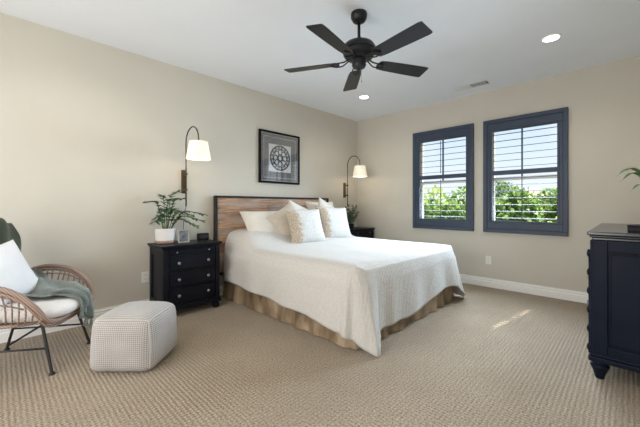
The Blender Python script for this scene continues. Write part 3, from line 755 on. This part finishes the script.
# olive throw hanging over the chair's back
def drape(rows, nu, nv, mt, name, label, amp, freq, tassels=None, seedv=0):
    rows = [[Vector(chair_pt(*p)) for p in r] for r in rows]
    G_ = loft(rows, nu, nv)
    P = [[p.copy() for p in r] for r in G_]
    for i in range(len(P)):
        for j in range(len(P[0])):
            a = P[min(i+1,len(P)-1)][j] - P[max(i-1,0)][j]; b_ = P[i][min(j+1,len(P[0])-1)] - P[i][max(j-1,0)]
            nn = a.cross(b_); nn = nn.normalized() if nn.length > 1e-8 else Vector((0,0,1))
            if nn.z < 0: nn = -nn
            G_[i][j] = P[i][j] + nn*(amp*.35*math.sin(i/nu*13 + j/nv*9) + amp*math.sin(j/nv*freq + 1.5*math.sin(i/nu*4 + seedv)) + amp*.8*noise.noise(Vector((i*.18, j*.10, seedv))))
    o = MB().grid(G_).build(name, mt, smooth=True, solid=.007)
    for tp in (tassels or []):
        q = Vector(chair_pt(*tp)); t_ = MB().lathe(q, [(.004,0),(.010,-.012),(.008,-.02),(.012,-.03),(.017,-.065),(.013,-.068)], 10)
        t_.build('tassel', mt, o, smooth=True)
    return tag(o, label, 'throw blanket')
drape([[(-.225,-.24,.60),(-.225,-.08,.62),(-.225,.10,.62),(-.225,.27,.64)],
       [(-.245,-.25,.80),(-.245,-.08,.80),(-.245,.10,.80),(-.245,.315,.80)],
       [(-.29,-.20,1.01),(-.295,-.06,1.045),(-.295,.10,1.04),(-.29,.29,1.0)],
       [(-.35,-.22,.95),(-.355,-.08,.97),(-.355,.10,.96),(-.345,.30,.92)],
       [(-.365,-.24,.60),(-.365,-.08,.60),(-.365,.10,.60),(-.355,.27,.60)]], 40, 60, M['throw_dark'], 'throw_blanket', 'dark olive throw hanging over the top of the rattan chair back', .013, 26, seedv=2)
# sage throw bunched on the seat and trailing over its front edge
drape([[(-.22,.18,.58),(-.19,.23,.62),(-.15,.26,.63),(-.10,.28,.61)],
       [(-.20,.10,.53),(-.12,.18,.58),(-.06,.23,.57),(.0,.27,.53)],
       [(-.14,.02,.50),(-.02,.08,.53),(.08,.16,.54),(.15,.25,.50)],
       [(-.02,-.10,.485),(.10,-.02,.51),(.20,.10,.515),(.27,.23,.48)],
       [(.10,-.11,.48),(.18,-.03,.51),(.26,.07,.50),(.32,.20,.46)],
       [(.20,-.06,.48),(.27,-.01,.50),(.33,.06,.48),(.345,.15,.45)],
       [(.34,-.05,.46),(.362,-.01,.44),(.368,.05,.40),(.365,.11,.37)],
       [(.366,-.06,.38),(.372,-.02,.33),(.376,.03,.28),(.376,.08,.25)]], 50, 50, M['throw'], 'throw_blanket', 'sage green tasselled throw bunched on the seat of the rattan chair', .021, 17,
       tassels=[(.37,-.05,.375),(.375,.0,.30),(.376,.075,.255)], seedv=5)

# ------------------------------------------------------------------ dresser
dz = .968
ds = tag(empty('dresser', (-2.055,-3.545,0)), 'tall dark dresser with turned feet at the right edge, facing the bed', 'dresser')
LX, DY = 1.36, .46
MB().box(.02,LX-.02,-DY+.01,-.02,.125,dz-.05).build('body', M['navy'], ds, bevel=.003)
MB().box(-.035,LX+.03,-DY,.025,dz-.022,dz).box(-.022,LX+.02,-DY,.014,dz-.036,dz-.022).box(-.008,LX+.01,-DY,.002,dz-.055,dz-.036).build('top', mat('polished_lacquer', (.02,.022,.03), .2, spec=.8), ds, bevel=.006)
MB().box(0,.02,-.075,0,.14,dz-.055).box(0,.02,-DY+.01,-DY+.07,.14,dz-.055).box(0,.02,-DY+.07,-.075,.14,.225).box(0,.02,-DY+.07,-.075,dz-.13,dz-.055).build('side_frame', M['navy'], ds, bevel=.004)
MB().box(.012,.022,-DY+.085,-.09,.24,dz-.145).build('side_panel', M['navy'], ds, bevel=.006)
MB().box(-.02,LX+.012,-DY+.005,.02,.118,.15).box(-.01,LX+.01,-DY+.005,.01,.15,.168).build('base_moulding', M['navy'], ds, bevel=.007)
for x in (.04, LX-.04):
    for y in (-.035, -DY+.05):
        MB().lathe((x,y,0), [(.022,0),(.024,.006),(.030,.03),(.046,.072),(.052,.084),(.040,.092),(.036,.098),(.052,.106),(.052,.120)], 22).build('foot', M['navy'], ds, smooth=True)
for z0, z1 in ((.16,.35),(.36,.54),(.55,.72),(.73,.90)):
    d_ = MB().box(.05,LX-.05,-.02,.004,z0,z1).box(.07,LX-.07,.004,.012,z0+.02,z1-.02).build('drawer', M['navy'], ds, bevel=.004)
    for x in (.20, LX-.20):
        k = MB().lathe((x,.012,(z0+z1)/2), [(.008,0),(.008,.012),(.016,.016),(.018,.024),(.012,.030),(.003,.031)], 14, Matrix.Rotation(R(-90),3,'X')); k.build('knob', M['pewter'], d_, smooth=True)
    # pewter drops on the corner post beside the drawer
for x in (.022, LX-.022): MB().box(x-.02, x+.02, -.02, .012, .15, dz-.055).build('corner_post', M['navy'], ds, bevel=.006)
for x in (.022, LX-.022):
    prof = [(.012,.16)]
    z = .17
    while z < dz-.09: prof += [(.010,z),(.017,z+.012),(.019,z+.028),(.014,z+.045),(.009,z+.052)]; z += .125
    MB().lathe((x,.012,0), prof, 14).build('turned_column', M['navy'], ds, smooth=True)

bx = tag(empty('trinket_box', (-1.865,-3.765,dz), R(-6)), 'small black box on the dresser top, cut by the right edge of the photo', 'box')
MB().box(-.05,.05,-.07,.05,0,.032).build('base', M['black'], bx, bevel=.003); MB().box(-.052,.052,-.072,.052,.033,.044).build('lid', M['black'], bx, bevel=.003)
p3 = tag(empty('potted_plant', (-1.66,-3.89,dz)), 'strap-leaved green plant in a white pot on the dresser, leaves reaching into view', 'plant')
MB().lathe((0,0,0), [(.05,0),(.065,.01),(.08,.14),(.075,.14),(.07,.12)], 24).build('pot', M['ceramic'], p3, smooth='auto')
MB().lathe((0,0,.11), [(.07,0),(.068,.008)], 20).build('soil', M['soil'], p3)
def strap(tip, rise, w_=.042):
    tip = Vector(tip); ps = spline([(tip.x*.05,tip.y*.05,.11), (tip.x*.35,tip.y*.35,rise*.8), (tip.x*.7,tip.y*.7,rise), tip], 16)
    mb = MB(); G_ = []
    for i, p in enumerate(ps):
        d = (ps[min(i+1,16)]-ps[max(i-1,0)]).normalized(); s = d.cross(Vector((0,0,1))).normalized(); k = w_*math.sin(min(1, .12+i/16*.95)*PI)**.6*.5 if i < 16 else .001
        G_.append([p - s*k + Vector((0,0,k*.4)), p, p + s*k + Vector((0,0,k*.4))])
    mb.grid(G_).build('leaf', M['leaf'], p3, smooth=True, solid=.0012)
for tp, rs in (((-.27,.235,.365),.415),((-.255,.215,.33),.385),((-.19,.165,.27),.31),((.15,.12,.36),.42),((.05,-.12,.4),.44),((.2,-.06,.3),.4),((-.1,-.1,.42),.45),((.02,.2,.42),.43)): strap(tp, rs)

# ------------------------------------------------------------------ ceiling fan
FX, FY = -2.698, -2.11
fan = tag(empty('ceiling_fan', (FX, FY, 2.74)), 'black five-blade ceiling fan hanging from the ceiling', 'ceiling fan')
MB().lathe((0,0,0), [(.066,0),(.069,-.012),(.066,-.040),(.052,-.066),(.030,-.080),(.018,-.083)], 32).build('canopy', M['fan'], fan, smooth='auto')
MB().tube([(0,0,-.08),(0,0,-.25)], .0125, 14).build('downrod', M['fan'], fan, smooth=True)
MB().lathe((0,0,0), [(.02,-.205),(.028,-.21),(.030,-.230),(.075,-.24),(.120,-.263),(.140,-.295),(.140,-.315),(.130,-.321),(.130,-.345),(.112,-.372),(.080,-.384),(.060,-.387)], 40).build('motor_housing', M['fan'], fan, smooth='auto')
MB().lathe((0,0,0), [(.060,-.387),(.062,-.394),(.056,-.425),(.060,-.432),(.050,-.452),(.022,-.462),(.012,-.470),(.004,-.476)], 28).build('switch_housing', M['fan'], fan, smooth='auto')
MB().tube([(.03,0,-.455),(.034,0,-.55)], .0016, 5).lathe((.034,0,-.565), [(.003,0),(.006,.006),(.004,.016)], 8).build('pull_chain', M['pewter'], fan)
for k in range(5):
    a = R(-45.5 + 91.5 + 72*k); Mz = Matrix.Rotation(a, 3, 'Z'); tilt = Matrix.Rotation(R(-12), 3, 'X'); zb = -.402
    mb = MB(); pts = []
    # blade outline (local x outward)
    outl = [(.19,-.052),(.25,-.060),(.45,-.068),(.62,-.072),(.645,-.068),(.650,-.060),(.650,.060),(.645,.068),(.62,.072),(.45,.068),(.25,.060),(.19,.052),(.178,.03),(.178,-.03)]
    vs = [];
    for zz in (-.003,.003):
        for x, y in outl: vs.append(Mz @ (tilt @ Vector((x,y,zz)) + Vector((0,0,zb))))
    n_ = len(outl); fs = [tuple(range(n_)), tuple(range(2*n_-1,n_-1,-1))] + [(i,i+n_,(i+1)%n_+n_,(i+1)%n_) for i in range(n_)]
    bl = mb.add(vs, fs).build('blade', M['fan'], fan)
    ir = MB()
    for s in (-1, 1):
        ir.tube([Mz @ Vector(p) for p in spline([(.075,s*.012,-.368),(.115,s*.020,-.396),(.15,s*.034,zb-.006),(.20,s*.030,zb-.009),(.24,0,zb-.010)], 12)], .0055, 7)
    ir.lathe(Mz @ Vector((.20,0,zb-.008)), [(.034,0),(.034,.006)], 16)
    ir.build('blade_iron', M['fan'], bl, smooth='auto')

# ------------------------------------------------------------------ ceiling lights and vent
def downlight(x, y, label):
    o = tag(empty('recessed_light', (x, y, H)), label, 'ceiling light', 'recessed ceiling lights')
    MB().lathe((0,0,0), [(.062,-.001),(.066,-.006),(.080,-.006),(.084,0)], 32, cap=False).build('trim_ring', M['trim'], o, smooth='auto')
    MB().lathe((0,0,0), [(.062,-.002),(.062,-.004)], 32).build('lens', M['downlight'], o)
    l = light('downlight', 'SPOT', (0,0,-.012), 26, (1,.93,.82), spot_size=R(150), spot_blend=.7, shadow_soft_size=.06); l.parent = o
downlight(-1.10, -3.183, 'lit recessed ceiling light nearer the window wall, right of the fan')
downlight(-1.02, -.918, 'lit recessed ceiling light below the fan, near the room corner')
downlight(-4.30, -3.183, 'lit recessed ceiling light farthest from both the bed and the windows')
downlight(-4.30, -.918, 'lit recessed ceiling light above the rattan chair')
vt = tag(empty('ceiling_vent', (-.38,-2.205,H)), 'white slotted air vent in the ceiling above the windows', 'vent')
MB().box(-.075,.075,-.215,.215,-.008,0).build('frame', M['vent'], vt, bevel=.003)
MB().box(-.055,.055,-.205,-.003,-.0095,-.008).build('opening', M['vent_dark'], vt)
s = MB()
for k in range(5): s.box(-.045+k*.022,-.0435+k*.022,-.195,-.005,-.013,-.0095)
s.build('louver', M['vent'], vt)
s = MB()
for k in range(7): s.box(-.05+k*.0155,-.040+k*.0155,.01,.195,-.012,-.008)
s.build('louver', M['vent'], vt)
